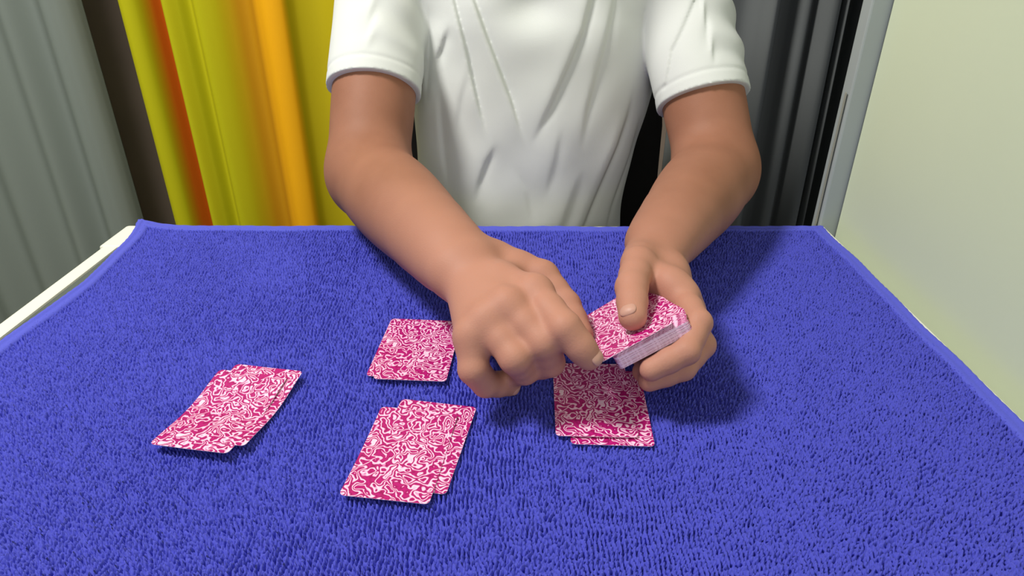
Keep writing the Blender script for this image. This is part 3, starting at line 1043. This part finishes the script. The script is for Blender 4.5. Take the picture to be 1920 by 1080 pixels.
crease([(816, 150), (822, 240), (828, 300), (842, 380)], 0.0040, 0.0100, rw=0.014)
crease([(932, 258), (912, 300), (898, 340), (888, 380)], 0.0048, 0.0080, rw=0.011)
crease([(1052, 225), (1040, 290), (1018, 370)], 0.0026, 0.0100, rw=0.012)
crease([(882, 110), (862, 190), (850, 270)], 0.0024, 0.0100, rw=0.012)
crease([(1092, 310), (1062, 390), (1040, 450)], 0.0030, 0.0100, rw=0.012)
crease([(960, 300), (985, 350), (1000, 420)], 0.0018, 0.0100, rw=0.012)
crease([(1285, 0), (1242, 80), (1226, 150), (1219, 195)], 0.0030, 0.0040, rw=0.008, Yp=0.86)
# hollow of the chest under the collar
sl, (X, Y, Z) = S.window((CX - 0.09, 0.70, 0.15), (CX + 0.09, 0.91, 0.30))
S.D[sl] += (0.014 * np.exp(-((X - CX) / 0.034) ** 2 - ((Z - 0.236) / 0.024) ** 2) * (Y < 0.93)).astype(np.float32)
# slow unevenness of the cloth
X, Y, Z = S.ax[0][:, None, None], S.ax[1][None, :, None], S.ax[2][None, None, :]
S.D += (0.0011 * np.sin(34 * X + 21 * Z + 1.0) * np.sin(25 * Z - 17 * X + 0.6) + 0.0007 * np.sin(70 * X - 33 * Z + 8 * Y) * np.sin(41 * Z + 2.0)).astype(np.float32)
# hollow inside: what the arms, neck and trunk pass through
I_ = Field(sa, 0.05)
for hc, u in (HEM_R, HEM_L):                       # the open end of each sleeve round the arm
    I_.cone(hc - u * 0.020, hc + u * 0.060, 0.0515, 0.0515, 0.0, pad=0.03)
I_.D = np.maximum(I_.D, S.D + 0.0038)
I_.cone(NK + A3(0, -0.012, -0.010), (CX, 0.885, 0.36), 0.063, 0.078, 0.004, pad=0.04)
D2 = np.maximum(S.D, -(I_.D))
D2 = np.maximum(D2, -(Z + 0.155))
S.D = D2.astype(np.float32)
shirt = link('t_shirt', S.mesh('t_shirt', 1), M['shirt'], person)
shirt['label'] = 'white short-sleeved t-shirt with creased front'
del S, I_, D2, k0, qx, qy

# ------------------------------------------------------------------ trousers and shoes below the table
Tr = Field([np.arange(-0.20, 0.26, 0.007, dtype=np.float32), np.arange(0.40, 1.12, 0.007, dtype=np.float32), np.arange(-0.72, -0.08, 0.007, dtype=np.float32)], 0.05)
for s in (-1, 1):
    hip, knee, ank = A3(CX + s * 0.085, 0.93, -0.205), A3(CX + s * 0.12, 0.53, -0.200), A3(CX + s * 0.12, 0.56, -0.640)
    Tr.cone(hip, knee, 0.088, 0.064, 0.03)
    Tr.cone(knee, ank, 0.062, 0.048, 0.03)
Tr.ell((CX, 0.93, -0.19), (0.16, 0.12, 0.10), 0.03)
link('trousers', Tr.mesh('trousers', 1), M['trousers'], person)
for s in (-1, 1):
    Sf = Field([np.arange(CX + s * 0.12 - 0.06, CX + s * 0.12 + 0.06, 0.005, dtype=np.float32), np.arange(0.36, 0.64, 0.005, dtype=np.float32), np.arange(-0.755, -0.60, 0.005, dtype=np.float32)], 0.05)
    Sf.cone((CX + s * 0.12, 0.57, -0.705), (CX + s * 0.125, 0.42, -0.715), 0.038, 0.030, 0.02)
    Sf.cone((CX + s * 0.12, 0.56, -0.69), (CX + s * 0.12, 0.56, -0.64), 0.038, 0.042, 0.02)
    z = Sf.ax[2][None, None, :]
    Sf.D = np.maximum(Sf.D, -(z + 0.7435)).astype(np.float32)
    link('shoe', Sf.mesh('shoe', 1), M['black'], person)

# ------------------------------------------------------------------ chair behind the person
chair = tag(empty('chair', (CX, 1.0, 0)), 'black chair behind the person, its back showing between shirt and bent arm', 'chair')
box('seat', (CX - 0.22, 0.76, 0.385), (CX + 0.22, 1.12, 0.435), M['black'], chair, 0.02, 4)
nx, nz = 16, 14
V, Q = [], []
for side in (0, 1):
    for k in range(nz):
        z = 0.47 + (T + 0.115 - 0.47) * k / (nz - 1)
        for i in range(nx):
            u = -1 + 2 * i / (nx - 1)
            V.append((CX + u * 0.222 * (1 - 0.06 * max(0, (k / (nz - 1)) - 0.8) * 5 * abs(u)), 1.115 - 0.025 * u * u + 0.02 * k / nz + side * 0.03, z))
I = np.arange(nx * nz).reshape(nz, nx)
a = np.stack([I[:-1, :-1], I[:-1, 1:], I[1:, 1:], I[1:, :-1]], -1).reshape(-1, 4)
Qs = [a, a[:, ::-1] + nx * nz]
for e in (I[:, 0], I[:, -1][::-1], I[0][::-1], I[-1]):
    Qs.append(np.stack([e[:-1], e[1:], e[1:] + nx * nz, e[:-1] + nx * nz], 1))
link('backrest', mesh_np('backrest', np.array(V), np.concatenate(Qs), False), M['black'], chair)
for sxx in (-0.19, 0.19):
    tube('leg', [(CX + sxx, 0.79, 0.0), (CX + sxx, 0.80, 0.39)], 0.012, M['chair_metal'], chair)
    tube('leg', [(CX + sxx, 1.14, 0.0), (CX + sxx, 1.13, 0.60)], 0.012, M['chair_metal'], chair)
